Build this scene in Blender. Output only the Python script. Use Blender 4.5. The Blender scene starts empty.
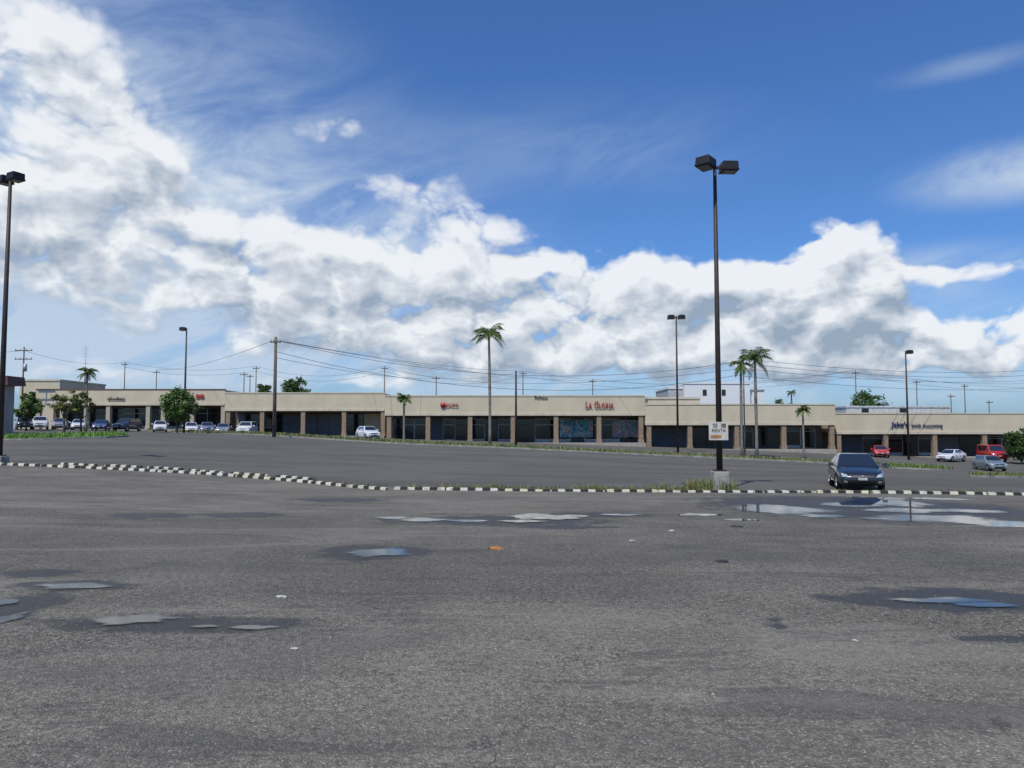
import bpy, bmesh, math, random
from mathutils import Vector, Matrix, noise
from mathutils.bvhtree import BVHTree
random.seed(7)
SC=bpy.context.scene; COL=SC.collection
F=760.0; HOR=430.0
P=math.atan((HOR-384)/F); CP,SP=math.cos(P),math.sin(P); EYE=1.6
# ------------------------------------------------------------ projection / terrain
def at(px,py,Y):
    u=(px-512)/F; v=(384-py)/F
    t=Y/(CP-v*SP)
    return Vector((t*u,Y,EYE+t*(SP+v*CP)))
ROWS=[(-40,[(-60,0.3),(60,0.1)]),
 (6,[(-60,0.3),(-10,0.02),(0,0),(10,0),(60,-.2)]),
 (18,[(-60,.6),(-20,.1),(-8,-.25),(0,-.3),(12,-.35),(20,-.4),(60,-1)]),
 (28,[(-60,.7),(-24,.12),(-12,-.3),(-5,-.58),(0,-.62),(12,-.7),(20,-.75),(60,-1.5)]),
 (35,[(-60,.7),(-24,.1),(-12,-.18),(-5,-.5),(0,-.6),(12,-.78),(24,-.95),(60,-1.8)]),
 (74,[(-90,1.3),(-48,1.0),(-31,1.4),(-15,.55),(0,-.1),(29,-1.5),(48,-2.5),(90,-3.0)]),
 (95,[(-100,2.0),(-58,1.65),(-29,.85),(0,.08),(28,-.85),(54,-1.9),(80,-2.3)]),
 (112,[(-100,2.0),(-58,1.7),(-29,.9),(0,.1),(28,-.8),(54,-1.9),(80,-2.3)]),
 (170,[(-100,-1),(100,-3)]),
 (900,[(-100,-5),(100,-5)])]
def _row(r,x):
    if x<=r[0][0]: return r[0][1]
    for (a,za),(b,zb) in zip(r,r[1:]):
        if x<=b:
            return za+(zb-za)*(x-a)/(b-a)
    return r[-1][1]
def _gz(x,y):
    if y<=ROWS[0][0]: return _row(ROWS[0][1],x)
    for (ya,ra),(yb,rb) in zip(ROWS,ROWS[1:]):
        if y<=yb:
            k=(y-ya)/(yb-ya); return _row(ra,x)*(1-k)+_row(rb,x)*k
    return _row(ROWS[-1][1],x)
def gz(x,y):
    d=2.5
    return (2*_gz(x,y)+_gz(x-d,y)+_gz(x+d,y)+_gz(x,y-d)+_gz(x,y+d))/6
def hit(px,py,far=130):
    Y=2.0
    while Y<far:
        p=at(px,py,Y)
        if p.z<=gz(p.x,p.y):
            lo,hi=Y/1.01,Y
            for _ in range(8):
                m=(lo+hi)/2; q=at(px,py,m)
                if q.z<=gz(q.x,q.y): hi=m
                else: lo=m
            q=at(px,py,hi); return Vector((q.x,q.y,gz(q.x,q.y)))
        Y*=1.01
    p=at(px,py,far); return Vector((p.x,p.y,gz(p.x,p.y)))
def onY(px,Y):
    p=at(px,HOR,Y); return Vector((p.x,Y,gz(p.x,Y)))
# ------------------------------------------------------------ node helpers
def nd(nt,t,ins=None,**kw):
    n=nt.nodes.new(t)
    for k,v in kw.items(): setattr(n,k,v)
    if ins:
        for k,v in ins.items():
            s=n.inputs[k]
            if isinstance(v,bpy.types.NodeSocket): nt.links.new(v,s)
            else: s.default_value=v
    return n
def ma(nt,op,a,b=0.0,c=None,clamp=False):
    n=nt.nodes.new('ShaderNodeMath'); n.operation=op; n.use_clamp=clamp
    for i,v in enumerate((a,b,c)):
        if v is None: continue
        if isinstance(v,bpy.types.NodeSocket): nt.links.new(v,n.inputs[i])
        else: n.inputs[i].default_value=v
    return n.outputs[0]
def vm(nt,op,a,b):
    n=nt.nodes.new('ShaderNodeVectorMath'); n.operation=op
    for i,v in enumerate((a,b)):
        if isinstance(v,bpy.types.NodeSocket): nt.links.new(v,n.inputs[i])
        else: n.inputs[i].default_value=v
    return n.outputs['Value'] if op=='LENGTH' else n.outputs[0]
def mr(nt,x,a,b,c,d,smooth=True):
    n=nd(nt,'ShaderNodeMapRange',{'Value':x,'From Min':a,'From Max':b,'To Min':c,'To Max':d})
    if smooth: n.interpolation_type='SMOOTHSTEP'
    return n.outputs[0]
def mixc(nt,f,a,b,mode='MIX'):
    n=nt.nodes.new('ShaderNodeMix'); n.data_type='RGBA'; n.blend_type=mode
    for i,v in ((0,f),(6,a),(7,b)):
        if isinstance(v,bpy.types.NodeSocket): nt.links.new(v,n.inputs[i])
        elif i==0: n.inputs[0].default_value=v
        else: n.inputs[i].default_value=(*v[:3],1)
    return n.outputs[2]
def noi(nt,vec,scale,detail=4,rough=.5,dist=0,dim='3D'):
    return nd(nt,'ShaderNodeTexNoise',{'Vector':vec,'Scale':scale,'Detail':detail,'Roughness':rough,'Distortion':dist},noise_dimensions=dim).outputs[0]
def noi2(nt,vec,scale,detail=4,rough=.5,dist=0): return noi(nt,vec,scale,detail,rough,dist,'2D')
MATS={}
def mat(name,base,rough=.7,metal=0,var=.2,scale=3.0,coat=0,bump=0,tint=None,spec=.5,stretch=(1,1,1)):
    if name in MATS: return MATS[name]
    m=bpy.data.materials.new(name); m.use_nodes=True; nt=m.node_tree
    b=nt.nodes['Principled BSDF']
    tc=nd(nt,'ShaderNodeTexCoord').outputs['Object']
    vec=vm(nt,'MULTIPLY',tc,stretch)
    n=noi(nt,vec,scale,4,.6)
    t=tint or tuple(c*(1-2*var) for c in base)
    c=mixc(nt,mr(nt,n,.3,.7,0,1),base,t)
    nt.links.new(c,b.inputs['Base Color'])
    b.inputs['Roughness'].default_value=rough; b.inputs['Metallic'].default_value=metal
    b.inputs['Coat Weight'].default_value=coat; b.inputs['Coat Roughness'].default_value=.05
    b.inputs['Specular IOR Level'].default_value=spec
    if bump:
        bp=nd(nt,'ShaderNodeBump',{'Height':noi(nt,tc,scale*6,3),'Strength':bump,'Distance':.02})
        nt.links.new(bp.outputs[0],b.inputs['Normal'])
    MATS[name]=m; return m
# ------------------------------------------------------------ mesh builder
class MB:
    def __init__(s): s.v=[]; s.f=[]; s.m=[]; s.smooth=[]
    def add(s,vs,fs,mi=0,sm=False):
        o=len(s.v); s.v+= [tuple(v) for v in vs]
        for f in fs: s.f.append([o+i for i in f]); s.m.append(mi); s.smooth.append(sm)
        return s
    def box(s,x0,x1,y0,y1,z0,z1,mi=0,M=None):
        vs=[Vector((x,y,z)) for z in (z0,z1) for y in (y0,y1) for x in (x0,x1)]
        if M: vs=[M@v for v in vs]
        return s.add(vs,[(0,2,3,1),(4,5,7,6),(0,1,5,4),(2,6,7,3),(0,4,6,2),(1,3,7,5)],mi)
    def cbox(s,c,d,mi=0,M=None,tx=1,ty=1):
        vs=[]
        for z,k in ((-1,0),(1,1)):
            for y in (-1,1):
                for x in (-1,1):
                    vs.append(Vector((c[0]+x*d[0]/2*(tx if k else 1),c[1]+y*d[1]/2*(ty if k else 1),c[2]+z*d[2]/2)))
        if M: vs=[M@v for v in vs]
        return s.add(vs,[(0,2,3,1),(4,5,7,6),(0,1,5,4),(2,6,7,3),(0,4,6,2),(1,3,7,5)],mi)
    def tube(s,pts,rads,n=8,mi=0,sm=True,cap=True):
        pts=[Vector(p) for p in pts]
        if not isinstance(rads,(list,tuple)): rads=[rads]*len(pts)
        vs=[]
        for i,p in enumerate(pts):
            a=pts[max(i-1,0)]; b=pts[min(i+1,len(pts)-1)]; d=(b-a).normalized()
            up=Vector((0,0,1)) if abs(d.z)<.9 else Vector((1,0,0))
            e1=d.cross(up).normalized(); e2=d.cross(e1)
            for k in range(n):
                t=2*math.pi*k/n; vs.append(p+(e1*math.cos(t)+e2*math.sin(t))*rads[i])
        fs=[]
        for i in range(len(pts)-1):
            for k in range(n):
                fs.append((i*n+k,i*n+(k+1)%n,(i+1)*n+(k+1)%n,(i+1)*n+k))
        if cap:
            fs.append(tuple(range(n))[::-1]); fs.append(tuple((len(pts)-1)*n+k for k in range(n)))
        return s.add(vs,fs,mi,sm)
    def build(s,name,mats,parent=None,bevel=0,loc=None,rz=0):
        me=bpy.data.meshes.new(name); me.from_pydata(s.v,[],s.f)
        if not isinstance(mats,(list,tuple)): mats=[mats]
        for m in mats: me.materials.append(m)
        for p,mi,sm in zip(me.polygons,s.m,s.smooth): p.material_index=mi; p.use_smooth=sm
        me.update()
        o=bpy.data.objects.new(name,me); COL.objects.link(o)
        if parent: o.parent=parent
        if loc is not None: o.location=loc
        o.rotation_euler.z=rz
        if bevel:
            b=o.modifiers.new('b','BEVEL'); b.width=bevel; b.segments=2; b.limit_method='ANGLE'
        return o
def tag(o,label=None,cat=None,group=None,kind=None):
    if label: o['label']=label
    if cat: o['category']=cat
    if group: o['group']=group
    if kind: o['kind']=kind
    return o
def empty(name,loc,rz=0,label=None,cat=None,group=None):
    o=bpy.data.objects.new(name,None); COL.objects.link(o); o.location=loc; o.rotation_euler.z=rz
    o.empty_display_size=.2
    return tag(o,label,cat,group)
# ------------------------------------------------------------ ground
def asphalt():
    m=bpy.data.materials.new('asphalt'); m.use_nodes=True; nt=m.node_tree; b=nt.nodes['Principled BSDF']
    geo=nd(nt,'ShaderNodeNewGeometry').outputs['Position']
    sx=nd(nt,'ShaderNodeSeparateXYZ',{0:geo}); X,Y=sx.outputs[0],sx.outputs[1]
    flat=geo
    kx=mr(nt,X,-24,-4.5,35.3,28.4,False)
    big=noi2(nt,flat,.16,5,.62,.8); mid=noi2(nt,flat,1.1,6,.68); fine=noi2(nt,flat,15,5,.8)
    edge=ma(nt,'ADD',ma(nt,'SUBTRACT',Y,kx),ma(nt,'SUBTRACT',mid,.5))
    far=mr(nt,edge,.0,.7,0,1)
    gr=nd(nt,'ShaderNodeTexVoronoi',{'Vector':flat,'Scale':88.0},voronoi_dimensions='2D'); gs=nd(nt,'ShaderNodeSeparateColor',{0:gr.outputs['Color']}); grc=gs.outputs[0]; grc2=gs.outputs[1]
    col=mixc(nt,mr(nt,big,.38,.62,0,1),(.172,.155,.126),(.226,.206,.170))
    col=mixc(nt,mr(nt,mid,.32,.66,0,1),mixc(nt,1,col,(.74,.74,.74),'MULTIPLY'),col)
    col=mixc(nt,mr(nt,fine,.36,.66,0,1),col,mixc(nt,1,col,(.42,.42,.42),'MULTIPLY'))
    col=mixc(nt,mr(nt,grc,.70,1.0,0,.6),col,(.34,.32,.27))
    col=mixc(nt,mr(nt,grc,.0,.30,.6,0),col,(.05,.048,.044))
    col=mixc(nt,mr(nt,grc2,.955,1.0,0,.75),col,(.48,.45,.39))
    wp_=vm(nt,'MULTIPLY',vm(nt,'ADD',flat,vm(nt,'MULTIPLY',nd(nt,'ShaderNodeTexNoise',{'Vector':flat,'Scale':.7,'Detail':4.0},noise_dimensions='2D').outputs[1],(1.6,1.2,0))),(.13,.24,1))
    pv=nd(nt,'ShaderNodeTexVoronoi',{'Vector':wp_,'Scale':1.0,'Randomness':.9},voronoi_dimensions='2D',distance='MANHATTAN'); pc_=nd(nt,'ShaderNodeSeparateColor',{0:pv.outputs['Color']}).outputs[0]
    col=mixc(nt,mr(nt,pc_,.62,.66,0,.20,False),col,(.10,.094,.083))
    col=mixc(nt,mr(nt,pc_,.22,.18,0,.16,False),col,(.28,.255,.21))
    st=noi2(nt,vm(nt,'MULTIPLY',flat,(.16,.55,1)),1.0,5,.62,.8)
    col=mixc(nt,mr(nt,st,.53,.70,0,.36),col,(.09,.086,.08))
    col=mixc(nt,mr(nt,st,.44,.34,0,.30),col,(.27,.25,.21))
    st2=noi2(nt,vm(nt,'MULTIPLY',flat,(.3,1.3,1)),1.0,6,.70,.4)
    col=mixc(nt,mr(nt,st2,.585,.625,0,.42),col,(.07,.067,.062))
    wv=vm(nt,'ADD',flat,vm(nt,'MULTIPLY',nd(nt,'ShaderNodeTexNoise',{'Vector':flat,'Scale':1.6,'Detail':5.0,'Roughness':.65},noise_dimensions='2D').outputs[1],(1.5,1.3,0)))
    cr=nd(nt,'ShaderNodeTexVoronoi',{'Vector':vm(nt,'MULTIPLY',wv,(.3,.5,1)),'Scale':1.0},feature='DISTANCE_TO_EDGE',voronoi_dimensions='2D').outputs['Distance']
    crk=ma(nt,'MULTIPLY',mr(nt,cr,.0,.010,1,0),mr(nt,mid,.42,.58,0.2,1))
    col=mixc(nt,ma(nt,'MULTIPLY',crk,.7),col,(.045,.043,.04))
    fc=mixc(nt,mr(nt,noi2(nt,vm(nt,'MULTIPLY',flat,(.5,1.6,1)),.15,4,.6),.35,.65,0,1),(.104,.097,.086),(.138,.130,.115))
    fc=mixc(nt,mr(nt,mid,.35,.65,0,.3),fc,(.085,.08,.073))
    fc=mixc(nt,mr(nt,st2,.56,.64,0,.4),fc,(.07,.068,.065))
    col=mixc(nt,far,col,fc)
    wet=nd(nt,'ShaderNodeAttribute',attribute_name='wet').outputs['Fac']
    wn=ma(nt,'ADD',wet,ma(nt,'MULTIPLY',ma(nt,'SUBTRACT',noi2(nt,flat,2.2,5,.65),.5),1.4))
    w=mr(nt,wn,.28,.62,0,1)
    col=mixc(nt,ma(nt,'MULTIPLY',w,.84),col,(.026,.025,.024))
    nt.links.new(col,b.inputs['Base Color'])
    nt.links.new(mr(nt,w,0,1,.92,.42,False),b.inputs['Roughness']); b.inputs['Specular IOR Level'].default_value=.2
    h=ma(nt,'ADD',fine,ma(nt,'MULTIPLY',gr.outputs['Distance'],-.5))
    h=ma(nt,'ADD',h,ma(nt,'MULTIPLY',mid,3.0))
    bp=nd(nt,'ShaderNodeBump',{'Height':h,'Strength':.7,'Distance':.02})
    nt.links.new(bp.outputs[0],b.inputs['Normal'])
    return m
PUD=[(378,553,42,4.8),(72,586.5,44,3.6),(132,620,56,5.0),(6,603,16,3.4),(2,620,18,6.5),(252,628,28,2.2),(205,627,18,1.5),
 (945,601,60,3.0),(985,605,34,3.0),(780,510,54,5.0),(850,505,36,2.6),(890,503,44,3.6),(935,519,70,4.4),(1005,524,50,4.0),(905,510.5,54,2.6),(965,511,40,2.2),
 (425,520,32,1.9),(392,518,20,1.3),(820,516,28,1.9),(880,498.5,36,1.6),(940,499,32,1.3),(700,515,28,1.3),(465,521,26,1.3),(620,515,22,1.1),(740,520,24,1.3)]
WET=[(368,553,62,9),(75,586,66,7),(175,624,175,9),(5,610,44,17),(950,600,140,14),(890,511,190,16),(500,521,130,5.5),(150,516,60,3.5),
     (40,573,40,5),(600,515,60,3),(770,622,14,6),(240,515,50,3),(340,500,60,2.5),(560,527,60,2),(1000,640,60,3)]
wetE=[]
for (px,py,a,h) in WET:
    c=hit(px,py); l=hit(px-a,py); n=hit(px,py+h); f=hit(px,py-h)
    wetE.append((c.x,(n.y+f.y)/2,abs(c.x-l.x)+.05,abs(f.y-n.y)/2+.05))
def lin(a,b,s):
    n=max(1,int(round((b-a)/s))); return [a+(b-a)*i/n for i in range(n)]
XS=[-4000,-1500,-600,-300,-180,-130]+lin(-100,-30,2.5)+lin(-30,-16,.6)+lin(-16,22,.22)+lin(22,30,.6)+lin(30,100,2.5)+[100,130,180,300,600,1500,4000]
YS=[-400,-100,-40]+lin(-20,3,1.5)+lin(3,28,.2)+lin(28,40,.6)+lin(40,116,2)+[116,125,135,150,170,230,400,900,2000,5000]
me=bpy.data.meshes.new('ground'); nx=len(XS)
V=[(x,y,gz(x,y)) for y in YS for x in XS]
Fc=[(j*nx+i,j*nx+i+1,(j+1)*nx+i+1,(j+1)*nx+i) for j in range(len(YS)-1) for i in range(nx-1)]
me.from_pydata(V,[],Fc); me.materials.append(asphalt())
at_=me.attributes.new('wet','FLOAT','POINT'); vals=[]
for (x,y,z) in V:
    w=0
    if 2<y<40 and abs(x)<30:
        for (cx,cy,ax,ay) in wetE:
            r=math.hypot((x-cx)/ax,(y-cy)/ay)
            if r<1.6: w=max(w,1.25-r)
    vals.append(max(0,w))
at_.data.foreach_set('value',vals)
for p in me.polygons: p.use_smooth=True
g=bpy.data.objects.new('ground',me); COL.objects.link(g); g['kind']='structure'
# water: level surface with a broken, thinning shore
wm=bpy.data.materials.new('puddle_water'); wm.use_nodes=True; nt=wm.node_tree; b=nt.nodes['Principled BSDF']
b.inputs['Roughness'].default_value=.03; b.inputs['IOR'].default_value=1.40
geo=nd(nt,'ShaderNodeNewGeometry').outputs['Position']
nt.links.new(mixc(nt,mr(nt,noi2(nt,geo,3,4),.4,.7,0,1),(.010,.014,.020),(.030,.030,.028)),b.inputs['Base Color'])
bp=nd(nt,'ShaderNodeBump',{'Height':noi2(nt,geo,1.5,2),'Strength':.05,'Distance':.02,'Normal':nd(nt,'ShaderNodeCombineXYZ',{0:0.0,1:0.0,2:1.0}).outputs[0]}); nt.links.new(bp.outputs[0],b.inputs['Normal'])
ed=nd(nt,'ShaderNodeAttribute',attribute_name='depth').outputs['Fac']
fa=mr(nt,ma(nt,'ADD',ed,ma(nt,'MULTIPLY',ma(nt,'SUBTRACT',noi2(nt,vm(nt,'MULTIPLY',geo,(.6,1.4,1)),3.2,6,.7),.5),1.9)),.22,.72,0,1)
tr_=nt.nodes.new('ShaderNodeBsdfTransparent'); ms=nt.nodes.new('ShaderNodeMixShader'); nt.links.new(fa,ms.inputs[0]); nt.links.new(tr_.outputs[0],ms.inputs[1]); nt.links.new(b.outputs[0],ms.inputs[2])
nt.links.new(ms.outputs[0],nt.nodes['Material Output'].inputs[0])
def outline(c,cy,ax,ay,k,NN,amp,fr,H):
    o=[]
    for i in range(NN):
        t=2*math.pi*i/NN
        x=math.cos(t); y=math.sin(t)
        nn=1+amp*noise.fractal(Vector((x*fr+k*7.3,y*fr*.8,k*1.7)),H,2.1,4)
        yy=y*nn*(1-.15*abs(x))+.4*noise.noise(Vector((x*1.6+k,k*2.0,0)))
        o.append((c.x+ax*x*max(.5,nn),cy+ay*yy))
    return o
for k,(px,py,a,h) in enumerate(PUD):
    c=hit(px,py); l=hit(px-a,py); n=hit(px,py+h); f=hit(px,py-h)
    ax=abs(c.x-l.x)*1.1; ay=abs(f.y-n.y)/2*1.25; cy=(n.y+f.y)/2; NN=120
    pts=outline(c,cy,ax,ay,k,NN,.3,1.0,1.4)
    vs=[]; fs=[]; dep=[]
    for s,dd in ((1,-.15),(.85,.2),(.7,.5),(.5,.8),(.3,.95),(.1,1)):
        for p in pts:
            x,y=c.x+(p[0]-c.x)*s,cy+(p[1]-cy)*s; vs.append((x,y,gz(x,y)+.008)); dep.append(dd)
    for q in range(5):
        for i in range(NN): fs.append((q*NN+i,q*NN+(i+1)%NN,(q+1)*NN+(i+1)%NN,(q+1)*NN+i))
    fs.append(tuple(5*NN+i for i in range(NN)))
    o=MB().add(vs,fs,0,True).build('puddle',wm); o['kind']='structure'
    o.data.attributes.new('depth','FLOAT','POINT').data.foreach_set('value',dep)
pm=mat('worn_cement',(.44,.41,.35),.85,var=.25,scale=4,bump=.3)
for k,(px,py,a,h) in enumerate([(545,517,36,2.6),(522,521.5,22,1.2)]):
    c=hit(px,py); l=hit(px-a,py); n=hit(px,py+h); f=hit(px,py-h); ax=abs(c.x-l.x); ay=abs(f.y-n.y)/2
    vs=[(x,y,gz(x,y)+.012) for x,y in outline(c,c.y,ax,ay,k+30,140,.6,1.4,1.0)]
    MB().add(vs,[tuple(range(140))]).build('cement_patch',pm)['kind']='structure'
# ------------------------------------------------------------ common materials
concrete=mat('concrete',(.36,.34,.30),.85,var=.25,scale=2,bump=.3)
pole_m=mat('bronze_painted_steel',(.05,.032,.025),.6,metal=.1,var=.2)
lamp_m=mat('dark_lamp_housing',(.02,.018,.018),.5,metal=.2)
lens_m=mat('lamp_lens',(.12,.12,.12),.2)
wood=mat('weathered_wood',(.16,.12,.09),.85,var=.25,scale=2,stretch=(4,4,.4))
white=mat('white_paint',(.75,.75,.73),.6,var=.06)
grey=mat('galvanised_metal',(.35,.36,.37),.5,metal=.4,var=.1)
wire_m=mat('wire_black',(.06,.06,.065),.6)
grass_m=mat('grass_blades',(.10,.16,.03),.7,tint=(.17,.16,.06),scale=1.2)
dry_m=mat('dry_grass',(.24,.21,.08),.7,tint=(.12,.16,.04),scale=1.2)
# ------------------------------------------------------------ wheel stops
sm_=bpy.data.materials.new('striped_stop_paint'); sm_.use_nodes=True; nt=sm_.node_tree; b=nt.nodes['Principled BSDF']
tc=nd(nt,'ShaderNodeTexCoord').outputs['Object']; oi=nd(nt,'ShaderNodeObjectInfo').outputs['Random']; sxn=nd(nt,'ShaderNodeSeparateXYZ',{0:tc}); sx=sxn.outputs[0]
wv=vm(nt,'ADD',tc,nd(nt,'ShaderNodeCombineXYZ',{0:ma(nt,'MULTIPLY',oi,50.0),1:0.0,2:0.0}).outputs[0])
fr=ma(nt,'FRACT',ma(nt,'MULTIPLY',ma(nt,'ADD',sx,ma(nt,'ADD',ma(nt,'MULTIPLY',noi(nt,wv,5,2),.06),ma(nt,'ADD',oi,10.0))),1/.54))
s=mr(nt,fr,.50,.53,0,1)
wear=mr(nt,noi(nt,wv,7,6,.72),.46,.68,0,1)
wc_=mixc(nt,ma(nt,'FRACT',ma(nt,'MULTIPLY',oi,7.0)),(.60,.55,.38),(.56,.54,.46))
c=mixc(nt,s,(.018,.018,.018),mixc(nt,ma(nt,'MULTIPLY',wear,.75),wc_,(.22,.20,.17))); c=mixc(nt,ma(nt,'MULTIPLY',wear,.22),c,(.11,.10,.09))
nt.links.new(c,b.inputs['Base Color']); b.inputs['Roughness'].default_value=.85
def stop_mesh(L=1.87,sd=0):
    me=bpy.data.meshes.new('wheel_stop'); n=22
    prof=[(-.11,-.08),(-.10,.03),(-.075,.11),(.075,.11),(.10,.03),(.11,-.08)]
    vs=[];fs=[]
    for i in range(n+1):
        x=-L/2+L*i/n
        for (y,z) in prof:
            q=.012*noise.noise(Vector((x*3+sd*9,y*9,z*9)))+.006*noise.noise(Vector((x*12+sd*9,y*19,z*9)))
            e=.85 if i in (0,n) else 1
            vs.append((x,y*e+q,z*(e if z>0 else 1)+q))
    for i in range(n):
        for k in range(5): fs.append((i*6+k,i*6+k+1,(i+1)*6+k+1,(i+1)*6+k))
    fs.append((5,4,3,2,1,0)); fs.append(tuple(n*6+k for k in range(6)))
    me.from_pydata(vs,[],fs); me.materials.append(sm_); me.update(); return me
SMs=[stop_mesh(sd=q) for q in range(6)]
def stops(poly,label,group,gap=.0,jit=.03,sink=.03):
    pts=[hit(*p) for p in poly]
    line=[pts[0]]
    for a,b_ in zip(pts,pts[1:]):
        n=max(4,int((b_-a).length/.1))
        for j in range(1,n+1): line.append(a.lerp(b_,j/n))
    out=[]; start=line[0]
    for a,b_ in zip(line,line[1:]):
        if (b_-start).length>=1.88:
            out.append((start.copy(),b_.copy())); start=b_+(b_-a).normalized()*gap
    for a,b_ in out:
        c=(a+b_)/2
        o=bpy.data.objects.new('wheel_stop',random.choice(SMs)); COL.objects.link(o)
        x,y=c.x,c.y+random.uniform(-jit,jit); o.location=(x,y,gz(x,y)-random.uniform(0,sink))
        d=b_-a; dz=gz(b_.x,b_.y)-gz(a.x,a.y)
        o.rotation_euler=(0,-math.atan2(dz,math.hypot(d.x,d.y)),math.atan2(d.y,d.x)+random.uniform(-.02,.02)*jit*20)
        tag(o,label,'wheel stop',group)
stops([(-70,460),(0,465),(100,469),(215,475),(300,482),(392,490.3)],'low concrete stop striped black and white in the diagonal row at left','left row of wheel stops',sink=.01)
stops([(394,489.5),(560,491.5),(700,492.5),(830,493),(930,494),(1060,496)],'low concrete stop striped black and white in the straight row at right','right row of wheel stops',sink=.035)
stops([(60,464.5),(120,467),(165,469),(215,472.5),(268,476.5),(320,481)],'displaced striped concrete stop lying just behind the left diagonal row','displaced wheel stops',gap=.35,jit=.12)
# ------------------------------------------------------------ grass
def tufts(name,pts,m,n,h,spread,label=None,cat=None,w=.012):
    mb=MB()
    for p in pts:
        for _ in range(n):
            x=p[0]+random.gauss(0,spread); y=p[1]+random.gauss(0,spread*.5)
            z=gz(x,y)+(p[2] if len(p)>2 else 0); a=random.uniform(0,6.28); hh=h*random.uniform(.4,1.3); b_=random.uniform(.1,.6)*hh
            ww=w*random.uniform(.7,1.6); dx,dy=math.cos(a),math.sin(a)
            mb.add([(x-dy*ww,y+dx*ww,z-.01),(x+dy*ww,y-dx*ww,z-.01),(x+dx*b_*.4+dy*ww*.7,y+dy*b_*.4-dx*ww*.7,z+hh*.6),(x+dx*b_*.4-dy*ww*.7,y+dy*b_*.4+dx*ww*.7,z+hh*.6),(x+dx*b_,y+dy*b_,z+hh)],[(0,1,2,3),(3,2,4)])
    o=mb.build(name,m); tag(o,label,cat,kind='stuff'); return o
gp=[]
for i in range(150):
    px=random.choice([random.uniform(400,720),random.gauss(480,25),random.gauss(600,30),random.uniform(660,712)])
    if px<396: continue
    q=hit(px,489.0+(px-390)*.006); gp.append((q.x,q.y+random.uniform(-.1,.5)))
for i in range(30):
    px=random.uniform(740,1024); q=hit(px,493); gp.append((q.x,q.y+random.uniform(-.1,.3)))
for i in range(18):
    px=random.uniform(150,385); q=hit(px,470+(px-150)*.075); gp.append((q.x,q.y+random.uniform(0,.3)))
tufts('grass',gp,grass_m,12,.13,.15,label='thin green grass growing along the wheel stops',cat='grass',w=.013)
gp=[]
for i in range(40):
    px=random.choice([random.gauss(485,30),random.uniform(560,712)]); q=hit(px,490); gp.append((q.x,q.y+random.uniform(0,.4)))
tufts('dry_grass',gp,dry_m,12,.22,.12,label='straw coloured grass tufts between the stops and the lamp base',cat='grass',w=.013)
# ------------------------------------------------------------ islands with kerb + grass
lush=mat('lush_grass',(.10,.22,.03),.7,tint=(.15,.24,.05))
def island(poly,w,label,dens=18,h=.12,gh=.2,m=grass_m,soil=None,thr=-.22):
    pts=[hit(*p) for p in poly]
    line=[pts[0]]
    for a,b_ in zip(pts,pts[1:]):
        n=max(2,int((b_-a).length/1.5))
        for j in range(1,n+1): line.append(a.lerp(b_,j/n))
    N_=len(line); L=[];R=[]
    for i,p in enumerate(line):
        a=line[max(0,i-1)]; b_=line[min(N_-1,i+1)]; d=(b_-a); d.z=0; d.normalize(); nrm=Vector((-d.y,d.x,0))
        ww=w*min(1,.35+min(i,N_-1-i)*.5)
        L.append(p+nrm*ww/2); R.append(p-nrm*ww/2)
    vs=[]
    for a,b_ in zip(L,R):
        e=.15/w
        for (q,z) in ((a,-.3),(a,h),(a.lerp(b_,e),h),(a.lerp(b_,1-e),h),(b_,h),(b_,-.3)): vs.append((q.x,q.y,gz(q.x,q.y)+z))
    f1=[];f2=[]
    for i in range(N_-1):
        for k in range(5):
            (f2 if k==2 else f1).append((i*6+k,(i+1)*6+k,(i+1)*6+k+1,i*6+k+1))
    f1+= [tuple(range(6)),tuple((N_-1)*6+k for k in range(5,-1,-1))]
    o=MB().add(vs,f1,0).build('kerb',concrete); o['kind']='structure'
    o=MB().add([(v[0],v[1],v[2]-.01) for v in vs],f2,0).build('verge',soil or mat('verge_soil',(.10,.15,.03),.9,tint=(.19,.17,.07),scale=.6,bump=.3)); o['kind']='structure'
    g=[]
    for i in range(N_-1):
        for _ in range(dens):
            t=random.random(); s_=random.uniform(.05,.95)
            a=L[i].lerp(L[i+1],t); b_=R[i].lerp(R[i+1],t); q=a.lerp(b_,s_)
            if noise.noise(Vector((q.x*.25,q.y*.4,1)))<thr: continue
            g.append((q.x,q.y,h))
    tufts('grass',g,m,6,gh,.2,label=label,cat='grass',w=.035)
island([(178,432.5),(300,437.5),(400,443.5),(520,448.5),(640,454.5),(740,459),(832,463.5),(880,465.5)],2.6,'grass on the long narrow island in front of the shops',gh=.27,dens=28,thr=-.28,m=mat('verge_grass',(.12,.16,.045),.7,tint=(.20,.19,.08),scale=.5))
island([(-30,440),(30,438.5),(75,437.3),(108,435.8)],9.0,'grass on the broad green island at the left edge',dens=90,m=lush,gh=.3,soil=mat('lush_verge',(.09,.20,.03),.9,tint=(.14,.22,.05),scale=.6))
island([(886,468),(910,469),(945,470.5)],2.8,'grass on the short island under the right lamp post',dens=50,gh=.3,m=mat('bright_grass',(.11,.2,.04),.7,tint=(.18,.21,.07)))
island([(975,477),(1060,478)],1.4,'grass on the verge at the right edge',dens=20)
island([(150,431),(230,432.5),(262,433.5)],1.6,'grass strip under the round tree at left',dens=40,m=lush,gh=.3)
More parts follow.
